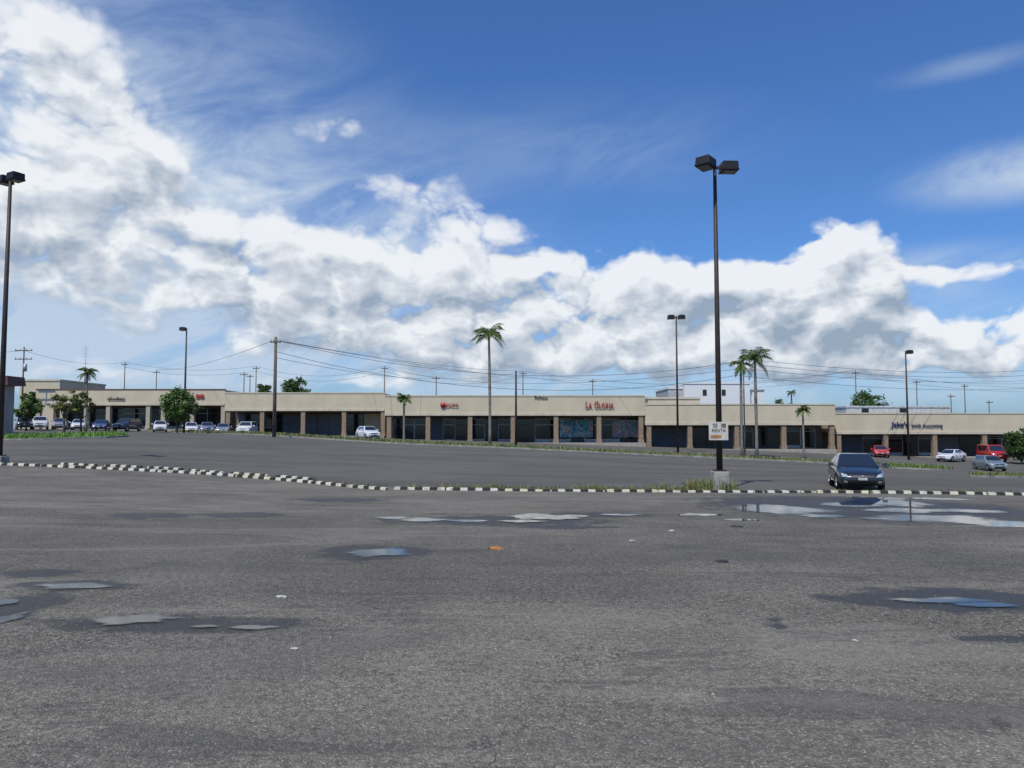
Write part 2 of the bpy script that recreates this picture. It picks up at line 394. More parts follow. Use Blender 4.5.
# ------------------------------------------------------------ lamps
def lamp_post(base,H,heads,label,group=None,base_h=.0,r=.13,hs=1.0,rz=0):
    root=empty('lamp_post',base,rz,label,'lamp post',group)
    if base_h:
        mb=MB(); mb.cbox((0,0,base_h/2-.15),(.62,.62,base_h+.3),tx=.92,ty=.92); mb.build('concrete_base',concrete,root,bevel=.03)
    mb=MB(); mb.cbox((0,0,base_h+.03),(.42,.42,.05)); mb.build('base_plate',pole_m,root)
    mb=MB(); mb.tube([(0,0,base_h+.0),(0,0,H*.5),(0,0,H)],[r,r*.8,r*.55],12); mb.build('pole',pole_m,root)
    for (ang,rr,tilt) in heads:
        M=Matrix.Rotation(ang,4,'Z')
        mb=MB(); mb.box(0,rr+.05,-.05,.05,H-.2,H-.1,M=M); mb.build('arm',pole_m,root)
        T=M@Matrix.Translation((rr+.3*hs,0,H-.12))@Matrix.Rotation(tilt,4,'Y')
        mb=MB(); mb.cbox((0,0,.02),(.60*hs,.56*hs,.30*hs),M=T,tx=.96,ty=.96); mb.cbox((0,0,.19*hs),(.4*hs,.36*hs,.05*hs),M=T,tx=.8,ty=.8)
        mb.cbox((0,0,-.15*hs),(.64*hs,.60*hs,.06*hs),M=T)
        hd=mb.build('lamp_head',lamp_m,root,bevel=.02)
        mb=MB(); mb.cbox((0,0,-.19*hs),(.46*hs,.42*hs,.03),M=T); mb.build('lens',lens_m,hd)
    return root
b0=hit(720,490.5)
Hm=at(720,164,b0.y).z-b0.z
lamp_post(b0,Hm,[(math.radians(225),.34,-.12),(math.radians(2),.24,0)],'tallest lamp post on a concrete block with a white notice tied to it',base_h=.72,r=.12,hs=1.02)
tufts('weeds',[(b0.x+random.gauss(-.45,.45),b0.y+random.gauss(.0,.3)) for _ in range(55)],dry_m,14,.42,.1,label='tall dry weeds around the concrete lamp base',cat='weeds')
b1=hit(-1,462.5); Hl=at(5,176,b1.y).z-b1.z
lamp_post(b1,Hl,[(math.radians(-30),.15,0),(math.radians(150),.2,0)],'tall lamp post cut by the left edge of the picture',base_h=.3,r=.13)
b2=hit(678,453.5); lamp_post(b2,at(677,316,b2.y).z-b2.z,[(math.radians(180),.2,0),(0,.2,0)],'slim twin head lamp post in front of the cream shops left of the palms',r=.13,hs=1.15)
b3=onY(908,88); lamp_post(b3,at(906,351,b3.y).z-b3.z,[(math.radians(-5),.1,0)],'single head lamp post before the blue lettered shop at right',r=.13,hs=1.1)
b4=onY(184,92); lamp_post(b4,at(183,328,b4.y).z-b4.z,[(math.radians(185),.1,0)],'single head lamp post rising behind the round green tree at left',r=.14,hs=1.15)
def text(name,body,size,m,loc,parent=None,width=None,extr=.02,rot=(math.pi/2,0,0),bold=0,align='CENTER'):
    cu=bpy.data.curves.new(name,'FONT'); cu.body=body; cu.size=size; cu.align_x=align; cu.align_y='CENTER'; cu.extrude=extr; cu.offset=bold
    cu.resolution_u=3
    t=bpy.data.objects.new('t',cu); COL.objects.link(t); bpy.context.view_layer.update()
    me=bpy.data.meshes.new_from_object(t.evaluated_get(bpy.context.evaluated_depsgraph_get())); bpy.data.objects.remove(t)
    xs=[v.co.x for v in me.vertices]; w=max(xs)-min(xs)
    sx=(width/w) if width else 1
    for v in me.vertices: v.co.x*=sx
    me.materials.clear(); me.materials.append(m)
    o=bpy.data.objects.new(name,me); COL.objects.link(o); o.location=loc; o.rotation_euler=rot
    if parent: o.parent=parent
    return o
ns=at(718.5,431,b0.y-.2)
nr=empty('notice_board',ns,0,'square white notice fixed to the tallest lamp post','sign')
MB().box(-.36,.36,-.01,.01,-.34,.34).build('panel',mat('notice_white',(.66,.63,.55),.6,var=.12),nr)
ink=mat('notice_ink',(.16,.08,.06),.7)
text('lettering','SE',.2,ink,(-.13,-.02,.2),nr,extr=.003)
text('lettering','RENTA',.17,ink,(0,-.02,.02),nr,width=.52,extr=.003)
MB().box(-.3,.1,-.016,-.011,-.27,-.15).build('colour_band',mat('notice_orange',(.55,.25,.08),.6),nr)
MB().box(.1,.28,-.016,-.011,.12,.28).build('picture',mat('notice_grey',(.35,.25,.2),.6,scale=12,var=.4),nr)
# ------------------------------------------------------------ buildings
cream=mat('cream_stucco',(.58,.50,.355),.85,var=.12,scale=.5,stretch=(.8,1,.5),tint=(.50,.43,.305))
cream2=mat('pale_trim',(.60,.53,.40),.8,var=.10,scale=.8)
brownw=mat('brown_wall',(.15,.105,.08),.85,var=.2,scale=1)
colm=mat('tan_brick_column',(.31,.225,.15),.85,var=.25,scale=3,tint=(.22,.155,.10))
colw=mat('cream_column',(.46,.40,.30),.85,var=.12)
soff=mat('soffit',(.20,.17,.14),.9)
glass=mat('shop_glass',(.015,.017,.02),.08,var=.2,scale=.5,spec=.6)
frame_m=mat('dark_aluminium',(.06,.06,.06),.4,metal=.5)
alu=mat('pale_aluminium',(.45,.44,.42),.4,metal=.4)
shut=mat('grey_roller_shutter',(.20,.205,.22),.6,metal=.2,var=.15,scale=2,stretch=(.3,.3,14))
slabm=mat('walkway_concrete',(.38,.35,.30),.9,var=.15)
roofm=mat('roof_membrane',(.4,.39,.36),.9)
copm=mat('brown_coping',(.18,.09,.05),.7)
rb=random.Random(12)
def shop_row(label,px0,px1,Y,pt,pb,pf,cols,bays,colmat,coping=False,depth=26,wallm=brownw):
    A=at(px0,pt,Y); B=at(px1,pt,Y); x0,x1=A.x,B.x; zt=at((px0+px1)/2,pt,Y).z; zb=at((px0+px1)/2,pb,Y).z; zf=at((px0+px1)/2,pf,Y).z
    root=empty('shop_row',((x0+x1)/2,Y,zb),0,label,'shop building'); cx=(x0+x1)/2; W=(x1-x0)/2; H=zt-zb; hf=zf-zb; D=4.0
    MB().box(-W+.002,W-.002,-.3,D+depth,-2.2,.02).build('walkway_slab',slabm,root)
    mb=MB(); mb.box(-W,W,0,.35,hf,H); mb.box(-W,-W+.3,.35,D+depth,hf,H); mb.box(W-.3,W,.35,D+depth,hf,H)
    mb.build('fascia',cream,root)
    mb=MB(); mb.box(-W+.004,W-.004,-.09,0.34,hf-.2,hf+.12); mb.build('fascia_lip',cream2,root)
    mb=MB(); mb.box(-W+.003,W-.003,-.06,.40,H+.002,H+.16); mb.build('coping',copm if coping else cream2,root)
    MB().box(-W+.3,W-.3,.35,D+depth,hf+.1,hf+.35).build('roof',roofm,root)
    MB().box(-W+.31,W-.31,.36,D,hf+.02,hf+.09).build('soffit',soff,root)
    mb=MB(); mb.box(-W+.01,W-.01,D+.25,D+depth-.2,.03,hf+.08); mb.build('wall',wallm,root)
    for c in cols:
        x=at(c,pf,Y).x-cx; w=.28
        mb=MB(); mb.box(x-w,x+w,.03,.03+2*w-.04,.0,hf+.01-.2); mb.box(x-w-.06,x+w+.06,-.04,.65,.02,.45); mb.build('column',colmat,root)
    for (a,b_,kind) in bays:
        xa=at(a,pf,Y+D).x-cx; xb=at(b_,pf,Y+D).x-cx
        xa=max(xa,-W+.3); xb=min(xb,W-.3)
        if xb-xa<.8: continue
        y=D+.25; top=min(hf-.5,3.1)
        if kind in 'gd':
            fm=alu if rb.random()<.45 else frame_m
            mb=MB(); n=max(1,int((xb-xa)/1.7)); st=(xb-xa)/n; kick=.45 if kind=='g' else .12
            mb.box(xa,xb,y-.1,y-.02,top-.08,top); mb.box(xa,xb,y-.1,y-.02,.05,kick)
            mb.box(xa,xb,y-.09,y-.03,2.25,2.33)
            for k in range(n+1): mb.box(xa+k*st-.035,xa+k*st+.035,y-.11,y-.015,kick+.001,top-.081)
            fr_=mb.build('window' if kind=='g' else 'shop_door',fm,root)
            MB().box(xa+.04,xb-.04,y-.055,y-.045,.12,top-.04).build('pane',glass,fr_)
        elif kind=='s':
            n=int((top-.1)/.12); vs=[];fs=[]
            for k in range(n+1):
                z=.05+k*.12
                vs+=[(xa,y-.05,z),(xb,y-.05,z),(xa,y-.09,z+.06),(xb,y-.09,z+.06)]
            for k in range(2*n+1): fs.append((2*k,2*k+1,2*k+3,2*k+2))
            MB().add(vs,fs).build('roller_shutter',shut,root)
        elif kind=='w':
            MB().box(xa,xb,y-.05,y-.004,.05,top).build('wall_panel',colw,root)
    return root,cx,zb,zt,zf
def mkbays(cols,kinds,margin=3):
    out=[]
    for (a,b_),k in zip(zip(cols,cols[1:]),kinds):
        st=(b_-a-2*margin+2)/len(k)
        for i,q in enumerate(k): out.append((a+margin-1+i*st+.3,a+margin-1+(i+1)*st-.3,q))
    return out
cA=[38,62,86,108,148,163,192,223]
SA=shop_row('farthest long shop row at left with brown roof edge and parked cars',36,225,108,390,429,404,cA,mkbays(cA,['g','gs','g','gdg','s','gw','gd']),colw,coping=True)
cB=[228,262,303,344,383]
SB=shop_row('empty cream shop row behind the wooden utility pole',225,385,103,393.5,436,409.5,cB,mkbays(cB,['sg','gs','sss','gw']),colm)
cC=[389,428,470,513,556,599,641]
SCc=shop_row('wide middle shop row with red lettering and window posters',385,645,95,396.5,443,414,cC,mkbays(cC,['gdg','sgg','gdg','dg','ggg','gg']),colm)
cD=[649,690,737,784,832]
SD=shop_row('cream shop row behind the twin palms, one step lower',645,835,95,405,449.5,423.5,cD,mkbays(cD,['s','gs','dgg','gdg']),colm)
cE=[839,886,935,985,1034,1083]
SE=shop_row('lowest shop row at the right edge with blue lettering',835,1090,97,414,457,432.5,cE,mkbays(cE,['sg','gdg','sg','gdg','gs']),colm)
def block(label,px0,px1,Y,pt,pb,depth,m,name='building',wins=None,roof=None,cat='building'):
    x0=at(px0,pt,Y).x; x1=at(px1,pt,Y).x; zt=at((px0+px1)/2,pt,Y).z
    zb=gz((x0+x1)/2,Y)-.5 if pb is None else at((px0+px1)/2,pb,Y).z
    root=empty(name,((x0+x1)/2,Y,zb),0,label,cat); W=(x1-x0)/2; H=zt-zb
    MB().box(-W,W,0,depth,0,H).build('wall',m,root)
    MB().box(-W-.12,W+.12,-.12,depth+.12,H+.003,H+.28).build('roof',roof or cream2,root)
    for (a,b_,t,bt) in (wins or []):
        xa=at(a,pt,Y).x-(x0+x1)/2; xb=at(b_,pt,Y).x-(x0+x1)/2; za=at((a+b_)/2,bt,Y).z-zb; zc=at((a+b_)/2,t,Y).z-zb
        mb=MB()
        for q in ((xa,xb,za-.08,za),(xa,xb,zc,zc+.08),(xa-.08,xa,za-.08,zc+.08),(xb,xb+.08,za-.08,zc+.08)): mb.box(q[0],q[1],-.07,-.004,q[2],q[3])
        w=mb.build('window',frame_m,root); MB().box(xa,xb,-.03,-.006,za,zc).build('pane',glass,w)
    return root
block('cream raised block standing over the far left shop row',20,60,125,381,None,14,cream)
block('white two storey building rising behind the middle of the shops',684,750,140,384,None,16,white,wins=[(703,706,390,395),(722,725,390,395)],roof=white)
block('white lower wing joined right of the white two storey building',750,764,141,391,None,12,white,roof=grey)
block('pale low annex joined left of the white two storey building',668,684,141,389,None,12,mat('grey_stucco',(.5,.5,.48),.8),roof=white)
block('long pale roof behind the lowest shop row',846,950,128,407.5,None,20,mat('pale_stucco',(.58,.58,.55),.8),wins=[(862,868,409,412),(900,906,409,412)],roof=mat('silver_roof',(.6,.61,.62),.5))
block('cream upper wall section over the middle right shops',648,700,112,399,None,8,cream,roof=cream2)
kz=gz(-56,80)
kr=empty('kiosk',(-57.0,80,kz),0,'pale walled kiosk with thick reddish brown roof at left edge','building')
zt=at(8,376,80).z-kz; zl=at(8,385,80).z-kz
MB().box(-4,3.4,0,1.8,-.3,zl).build('wall',mat('dull_cream_wall',(.46,.42,.36),.8,var=.15,scale=1),kr)
MB().cbox((-.1,.9,(zt+zl)/2),(8.7,3.0,zt-zl),tx=.96,ty=.95).build('roof',mat('brown_metal_roof',(.14,.05,.035),.6),kr)
for q in (-2.2,.2,2.3):
    w=MB().box(q-.6,q+.6,-.06,-.004,.9,2.4).build('window',frame_m,kr); MB().box(q-.5,q+.5,-.08,-.062,1,2.3).build('pane',glass,w)
for k,(px,S,lab) in enumerate([(150,SA,'small grey rooftop air conditioner on the far left shop row'),(330,SB,'small grey rooftop air conditioner on the empty cream shop row'),(770,SD,'small grey rooftop air conditioner behind the twin palms'),(960,SE,'small grey rooftop air conditioner on the lowest shop row')]):
    Y=S[0].location.y+12; X=at(px,400,Y).x; z=S[4]+.35
    r=empty('air_conditioner',(X,Y,z),0,lab,'air conditioner')
    MB().box(-.8,.8,-.5,.5,0,2.3).build('housing',grey,r,bevel=.03)
    MB().tube([(0,0,2.3),(0,0,2.42)],.35,16).build('fan_guard',frame_m,r)
# ------------------------------------------------------------ signs on fascias
red=mat('red_sign_letters',(.50,.03,.03),.5); blue=mat('dark_blue_letters',(.02,.03,.12),.5); dark=mat('black_letters',(.03,.03,.035),.5)
def sign(body,px,py,wpx,hpx,S,m,label,**k):
    Y=S[0].location.y-.13; p=at(px,py,Y); sc=Y/F
    o=text('shop_sign',body,hpx*sc*1.4,m,p,width=wpx*sc,extr=.04,**k); tag(o,label,'sign'); return o
# serif capitals built from strokes: unit box 1 wide 1 high, (x0,y0,x1,y1,thickness) strokes
GL={'L':[(.2,0,.2,1,.16),(.0,.96,.42,.96,.07),(.0,.04,.9,.04,.08),(.9,.0,.9,.3,.07)],
 'A':[(.08,0,.5,1,.09),(.5,1,.92,0,.17),(.24,.36,.76,.36,.07),(-.04,.03,.24,.03,.06),(.72,.03,1.04,.03,.06)],
 'G':[(.9,.72,.7,.95,.08),(.7,.95,.4,.97,.09),(.4,.97,.12,.72,.14),(.12,.72,.1,.3,.18),(.1,.3,.4,.03,.14),(.4,.03,.72,.04,.09),(.72,.04,.86,.15,.12),(.86,.12,.86,.42,.15),(.62,.43,1.0,.43,.07),(.92,.68,.92,1.0,.06)],
 'O':[(.35,.97,.65,.97,.09),(.65,.97,.9,.7,.13),(.9,.7,.9,.3,.18),(.9,.3,.65,.03,.13),(.65,.03,.35,.03,.09),(.35,.03,.1,.3,.13),(.1,.3,.1,.7,.18),(.1,.7,.35,.97,.13)],
 'R':[(.2,0,.2,1,.16),(.0,.96,.6,.96,.08),(.0,.03,.4,.03,.06),(.6,.96,.82,.76,.13),(.82,.76,.6,.5,.13),(.2,.5,.6,.5,.08),(.5,.5,.92,.02,.15),(.85,.03,1.05,.03,.06)],
 'I':[(.5,0,.5,1,.35),(.1,.97,.9,.97,.07),(.1,.03,.9,.03,.07)]}
Yc=SCc[0].location.y-.13; sc_=Yc/F; pc0=at(599,405,Yc)
gr_=empty('shop_sign',pc0,0,'red serif capital lettering at the right of the middle shop row','sign')
xx=-13.6*sc_
for ch,h_,w_ in (('L',6.6,3.2),('A',5.0,4.0),(' ',0,1.6),('G',6.6,4.4),('L',5.0,2.8),('O',5.0,4.0),('R',5.0,3.5),('I',5.0,1.4),('A',5.0,4.0)):
    W_=w_*sc_*.82
    if ch!=' ':
        mb=MB(); H_=h_*sc_
        for si,(x0,y0,x1,y1,t) in enumerate(GL[ch]):
            a=Vector((x0*W_,0,y0*H_)); b_=Vector((x1*W_,0,y1*H_)); d=(b_-a).normalized(); nn=Vector((-d.z,0,d.x)); tt=max(.07,t*H_*.5 if ch!='I' else t*W_*.6)
            yo=-.04-.003*si
            vs=[]
            for y in (yo,.03):
                for q in (a-d*.01+nn*tt/2,a-d*.01-nn*tt/2,b_+d*.01-nn*tt/2,b_+d*.01+nn*tt/2): vs.append((q.x,y,q.z))
            mb.add(vs,[(0,1,2,3),(7,6,5,4),(0,4,5,1),(1,5,6,2),(2,6,7,3),(3,7,4,0)])
        lt=mb.build('letter',red,gr_); lt.location=(xx,0,-2.9*sc_)
    xx+=w_*sc_
sign('CASCO',452,405.3,12,4.0,SCc,red,'short red lettering at the left of the middle shop row')
p=at(443,405,94.85)
o=MB().tube([(0,-.05,0),(0,.02,0)],.34,18).build('round_logo',red); o.location=p; tag(o,'small round red logo left of the short red lettering','logo')
sign('Politeca',541,397.2,13,2.6,SCc,dark,'tiny dark lettering on the top edge of the middle shop row')
sign('BB',200,396.5,8,4.0,SA,red,'bold red two letter sign on the far left shop row',bold=.02)
sign('alcobas',116,398.5,17,3.6,SA,dark,'dark lettering on the far left shop row')
sign("Jake's",900,424.5,17,4.6,SE,blue,'bold dark blue name on the lowest shop row',bold=.02)
sign('Smith Accounting',927,425.5,31,3.4,SE,blue,'smaller dark blue lettering right of the bold name')
def poster_mat(name,cols,scale):
    m=bpy.data.materials.new(name); m.use_nodes=True; nt=m.node_tree; b=nt.nodes['Principled BSDF']
    tc=nd(nt,'ShaderNodeTexCoord').outputs['Object']
    n=noi(nt,tc,scale,3,.5,1.5)
    cr=nd(nt,'ShaderNodeValToRGB',{0:n}); cr.color_ramp.interpolation='CONSTANT'
    e=cr.color_ramp.elements; e[0].position=0; e[0].color=(*cols[0],1); e[1].position=.42; e[1].color=(*cols[1],1)
    for i,c in enumerate(cols[2:]): x=e.new(.54+.07*i); x.color=(*c,1)
    nt.links.new(cr.outputs[0],b.inputs['Base Color']); b.inputs['Roughness'].default_value=.4; return m
PM1=poster_mat('teal_poster',[(.02,.08,.11),(.05,.24,.29),(.4,.43,.42),(.35,.12,.08)],.8)
PM2=poster_mat('pink_poster',[(.4,.4,.4),(.14,.24,.3),(.4,.14,.14),(.5,.46,.42)],.9)
for (a,b_,m,lab) in ((560,593,PM1,'teal and white mural poster filling a shop window'),(612,640,PM2,'pale blue and red poster filling the window under the red capitals')):
    Y=SCc[0].location.y+3.95; A=at(a,420,Y); B=at(b_,420,Y); zb=SCc[2]
    o=MB().box(-(B.x-A.x)/2,(B.x-A.x)/2,-.01,.01,-.9,1.3).build('poster',m); o.location=((A.x+B.x)/2,Y+.08,zb+1.6); tag(o,lab,'poster')
# ------------------------------------------------------------ cars
tyre_m=mat('tyre_rubber',(.018,.018,.018),.85); rim_m=mat('alloy',(.45,.45,.46),.35,metal=.8,var=.05)
cglass=mat('car_glass',(.015,.018,.02),.03,var=.1,spec=.9,coat=1); hl=mat('headlight_glass',(.55,.57,.6),.1,var=.3,scale=12,coat=1); tl=mat('tail_light_red',(.35,.01,.01),.2,coat=1)
trim=mat('black_trim',(.015,.015,.015),.5); chrome=mat('chrome',(.6,.6,.6),.15,metal=1,var=.05); platem=mat('licence_plate',(.6,.6,.55),.5)
def tosmooth(me):
    for p in me.polygons: p.use_smooth=True
CACHE={}
def car_meshes(kind,paint):
    key=(kind,paint.name)
    if key in CACHE: return CACHE[key]
    parts=[]
    if kind=='sedan':
        st=[(-2.2,.36,.54,.58),(-2.08,.24,.66,.74),(-1.86,.19,.76,.83),(-1.3,.18,.86,.88),(-.85,.18,.92,.89),(0,.18,.94,.89),(.9,.18,.96,.89),(1.45,.18,1.0,.87),(1.95,.2,.99,.83),(2.16,.26,.93,.76),(2.2,.36,.82,.68)]
        gh=dict(bf=-1.2,tf=-.15,tr=.75,br=1.75,zf=.86,zr=.95,zt=1.42,wb=.81,wt=.56); wy=(-1.35,1.3)
    elif kind=='suv':
        st=[(-2.2,.4,.75,.70),(-2.14,.28,.88,.80),(-1.9,.24,.98,.88),(-1.4,.24,1.04,.9),(-.95,.24,1.1,.91),(0,.24,1.1,.91),(.9,.24,1.12,.91),(1.5,.24,1.14,.90),(2.0,.26,1.14,.88),(2.18,.32,1.08,.84),(2.22,.42,.95,.76)]
        gh=dict(bf=-1.1,tf=-.55,tr=1.75,br=2.1,zf=1.05,zr=1.08,zt=1.70,wb=.83,wt=.66); wy=(-1.35,1.35)
    elif kind=='van':
        st=[(-2.2,.4,.85,.74),(-2.14,.28,.98,.84),(-1.95,.24,1.08,.90),(-1.6,.24,1.16,.92),(-1.2,.24,1.2,.92),(0,.24,1.2,.92),(.9,.24,1.2,.92),(1.5,.24,1.2,.92),(2.0,.26,1.2,.90),(2.18,.32,1.16,.88),(2.22,.42,1.0,.84)]
        gh=dict(bf=-1.5,tf=-.85,tr=2.05,br=2.15,zf=1.14,zr=1.14,zt=1.98,wb=.87,wt=.78); wy=(-1.35,1.35)
    else:
        st=[(-1.95,.34,.62,.66),(-1.9,.24,.74,.76),(-1.65,.19,.86,.82),(-1.2,.18,.96,.84),(-.85,.18,1.0,.85),(0,.18,1.0,.85),(.9,.18,1.03,.85),(1.4,.18,1.06,.84),(1.75,.2,1.05,.8),(1.9,.26,.98,.76),(1.93,.36,.85,.7)]
        gh=dict(bf=-1.0,tf=-.35,tr=1.3,br=1.75,zf=.95,zr=1.0,zt=1.5,wb=.78,wt=.58); wy=(-1.22,1.22)
    big_=kind in('suv','van')
    vs=[];fs=[]; n=12
    for (y,zb,zt,w) in st:
        zm=zb+(zt-zb)*.45
        half=[(0,zb),(.8*w,zb),(.97*w,zb+.08),(w,zm),(.985*w,zt-.1),(.86*w,zt-.005),(0,zt+.03)]
        ring=half+[(-x,z) for x,z in half[-2:0:-1]]
        vs+=[(x,y,z) for x,z in ring]; n=len(ring)
    for i in range(len(st)-1):
        for k in range(n): fs.append((i*n+k,(i+1)*n+k,(i+1)*n+(k+1)%n,i*n+(k+1)%n))
    fs.append(tuple(range(n))); fs.append(tuple((len(st)-1)*n+k for k in range(n-1,-1,-1)))
    me=bpy.data.meshes.new('body'); me.from_pydata(vs,[],fs); me.materials.append(paint)
    o=bpy.data.objects.new('tmp',me); COL.objects.link(o)
    s_=o.modifiers.new('s','SUBSURF'); s_.levels=2; s_.render_levels=2
    r=.40 if big_ else .37
    cz=.35 if big_ else .31
    cuts=[]
    for y in wy:
        for sx in (-1,1):
            c_=MB(); c_.tube([(sx*.60,y,cz),(sx*1.2,y,cz)],r,28); co=c_.build('cut',paint); cuts.append(co)
            bm_=o.modifiers.new('b','BOOLEAN'); bm_.operation='DIFFERENCE'; bm_.object=co; bm_.solver='EXACT'
    bpy.context.view_layer.update()
    bme=bpy.data.meshes.new_from_object(o.evaluated_get(bpy.context.evaluated_depsgraph_get()))
    for c_ in cuts: bpy.data.objects.remove(c_)
    bpy.data.objects.remove(o)
    bme.materials.clear(); bme.materials.append(paint); bme.name='body'
    tosmooth(bme)
    parts.append(('body',bme,[]))
    bvh=BVHTree.FromPolygons([v.co for v in bme.vertices],[tuple(p.vertices) for p in bme.polygons])
    def patch(corners,axis,m,name,off=.01,nx_=8,nz_=4):
        vs=[];fs=[]
        a,b_,c_,d_=corners
        for j in range(nz_+1):
            for i in range(nx_+1):
                u=i/nx_; v=j/nz_
                h=(a[0]*(1-u)+b_[0]*u)*(1-v)+(d_[0]*(1-u)+c_[0]*u)*v; z=(a[1]*(1-u)+b_[1]*u)*(1-v)+(d_[1]*(1-u)+c_[1]*u)*v
                if axis=='f': org=Vector((h,-4,z)); dr=Vector((0,1,0))
                elif axis=='b': org=Vector((h,4,z)); dr=Vector((0,-1,0))
                else: org=Vector((3*axis,h,z)); dr=Vector((-axis,0,0))
                hh=bvh.ray_cast(org,dr)
                p=hh[0] if hh[0] else (org+dr*2)
                vs.append(p-dr*off)
        for j in range(nz_):
            for i in range(nx_): q=j*(nx_+1)+i; fs.append((q,q+1,q+nx_+2,q+nx_+1))
        m_=bpy.data.meshes.new(name); m_.from_pydata([tuple(v) for v in vs],[],fs); m_.materials.append(m); tosmooth(m_); return (name,m_,[])
    zt_f=st[1][2]; k=zt_f-.70
    w=st[1][3]
    for sx in (-1,1):
        parts.append(patch([(sx*.46,.59+k),(sx*(w-.02),.60+k),(sx*(w-.0),.74+k),(sx*.56,.69+k)],'f',hl,'headlight'))
        parts.append(patch([(sx*.52,.72+k),(sx*(w-.04),.72+k),(sx*(w-.04),.90+k),(sx*.56,.90+k)],'b',tl,'tail_light'))
        parts.append(patch([(sx*.54,.34+k*.5),(sx*.66,.36+k*.5),(sx*.66,.43+k*.5),(sx*.54,.42+k*.5)],'f',hl,'fog_lamp'))
        for yy in ((-.72,-.70),(.28,.30),(1.12,1.14)):
            parts.append(patch([(yy[0],.3),(yy[1],.3),(yy[1],.84),(yy[0],.84)],sx,trim,'door_seam',off=.004,nx_=1,nz_=8))
        for yy in ((.08,.24),(.92,1.08)):
            parts.append(patch([(yy[0],.76),(yy[1],.76),(yy[1],.79),(yy[0],.79)],sx,chrome if kind=='suv' else paint,'door_handle',off=.03,nx_=2,nz_=1))
    parts.append(patch([(-.40,.57+k),(.40,.57+k),(.44,.67+k),(-.44,.67+k)],'f',trim,'grille'))
    parts.append(patch([(-.5,.29+k*.5),(.5,.29+k*.5),(.44,.45+k*.5),(-.44,.45+k*.5)],'f',trim,'air_intake'))
    parts.append(patch([(-.16,.47+k*.7),(.16,.47+k*.7),(.16,.56+k*.7),(-.16,.56+k*.7)],'f',platem,'licence_plate',off=.025))
    parts.append(patch([(-.17,.62+k),(.17,.62+k),(.17,.74+k),(-.17,.74+k)],'b',platem,'licence_plate',off=.015))
    parts.append(patch([(-.05,.62+k),(.05,.62+k),(.05,.66+k),(-.05,.66+k)],'f',chrome,'badge',off=.02,nx_=3,nz_=2))
    g_=gh
    bl=[(-g_['wb'],g_['bf']),(g_['wb'],g_['bf']),(g_['wb'],g_['br']),(-g_['wb'],g_['br'])]
    FL,FR,RR,RL=[Vector((x,y,g_['zf'] if y<0 else g_['zr'])) for x,y in bl]
    tFL=Vector((-g_['wt'],g_['tf'],g_['zt']-.03)); tFR=Vector((g_['wt'],g_['tf'],g_['zt']-.03)); tRR=Vector((g_['wt'],g_['tr'],g_['zt']-.02)); tRL=Vector((-g_['wt'],g_['tr'],g_['zt']-.02))
    bm=bmesh.new(); L=[bm.verts.new(v) for v in (FL,FR,RR,RL,tFL,tFR,tRR,tRL)]
    for f in ((0,1,5,4),(1,2,6,5),(2,3,7,6),(3,0,4,7),(4,5,6,7),(3,2,1,0)): bm.faces.new([L[i] for i in f])
    bmesh.ops.bevel(bm,geom=[e for e in bm.edges],offset=.085,segments=4,affect='EDGES',profile=.6)
    rm=bpy.data.meshes.new('cabin'); bm.to_mesh(rm); bm.free(); rm.materials.append(paint); tosmooth(rm); parts.append(('cabin',rm,[]))
    def gq(a,b_,c_,d_,name,cut):
        def bi(u,v): return (a*(1-u)+b_*u)*(1-v)+(d_*(1-u)+c_*u)*v
        nrm=(b_-a).cross(d_-a).normalized()
        pts=[bi(u,v)+nrm*.006 for u,v in cut]
        m_=bpy.data.meshes.new(name); m_.from_pydata([tuple(p) for p in pts],[],[tuple(range(len(pts)))]); m_.materials.append(cglass); return (name,m_,[])
    parts.append(gq(FL,FR,tFR,tFL,'windscreen',((.05,.14),(.95,.14),(.955,.5),(.935,.86),(.90,.92),(.10,.92),(.065,.86),(.045,.5))))
    parts.append(gq(RR,RL,tRL,tRR,'rear_window',((.07,.25),(.93,.25),(.92,.86),(.88,.9),(.12,.9),(.08,.86))))
    for (a,b_,c_,d_,fl) in ((FR,RR,tRR,tFR,0),(RL,FL,tFL,tRL,1)):
        w1=[(.15,.2),(.48,.2),(.48,.88),(.11,.88),(.08,.8)]; w2=[(.52,.2),(.82,.2),(.9,.8),(.86,.88),(.52,.88)]
        if fl: w1=[(1-u,v) for u,v in w1][::-1]; w2=[(1-u,v) for u,v in w2][::-1]
        parts.append(gq(a,b_,c_,d_,'side_window',w1)); parts.append(gq(a,b_,c_,d_,'side_window',w2))
    for sx in (-1,1):
        mb=MB(); mb.cbox((sx*(st[4][3]+.09),g_['bf']+.45,g_['zf']+.12),(.2,.1,.14),tx=.8,ty=.8); oo=mb.build('mirror',paint); parts.append(('mirror',oo.data,[])); bpy.data.objects.remove(oo)
    R_=.355 if big_ else .315
    for y in wy:
        for sx in (-1,1):
            mb=MB(); xo=st[4][3]-.03
            mb.tube([(sx*(xo-.2),y,R_),(sx*(xo-.18),y,R_),(sx*(xo-.03),y,R_),(sx*xo,y,R_)],[R_-.03,R_,R_,R_-.035],24)
            oo=mb.build('wheel',tyre_m); tm=oo.data; bpy.data.objects.remove(oo)
            mb=MB(); mb.tube([(sx*(xo-.02),y,R_),(sx*(xo+.006),y,R_)],[R_*.62,R_*.6],20)
            for q in range(5):
                a=q*2*math.pi/5; M=Matrix.Translation((sx*(xo+.008),y,R_))@Matrix.Rotation(a,4,'X')
                mb.box(-.008,.008,-.03,.03,0,R_*.6,M=M)
            oo=mb.build('rim',rim_m); rmm=oo.data; bpy.data.objects.remove(oo)
            parts.append(('wheel',tm,[('rim',rmm)]))
    CACHE[key]=parts; return parts
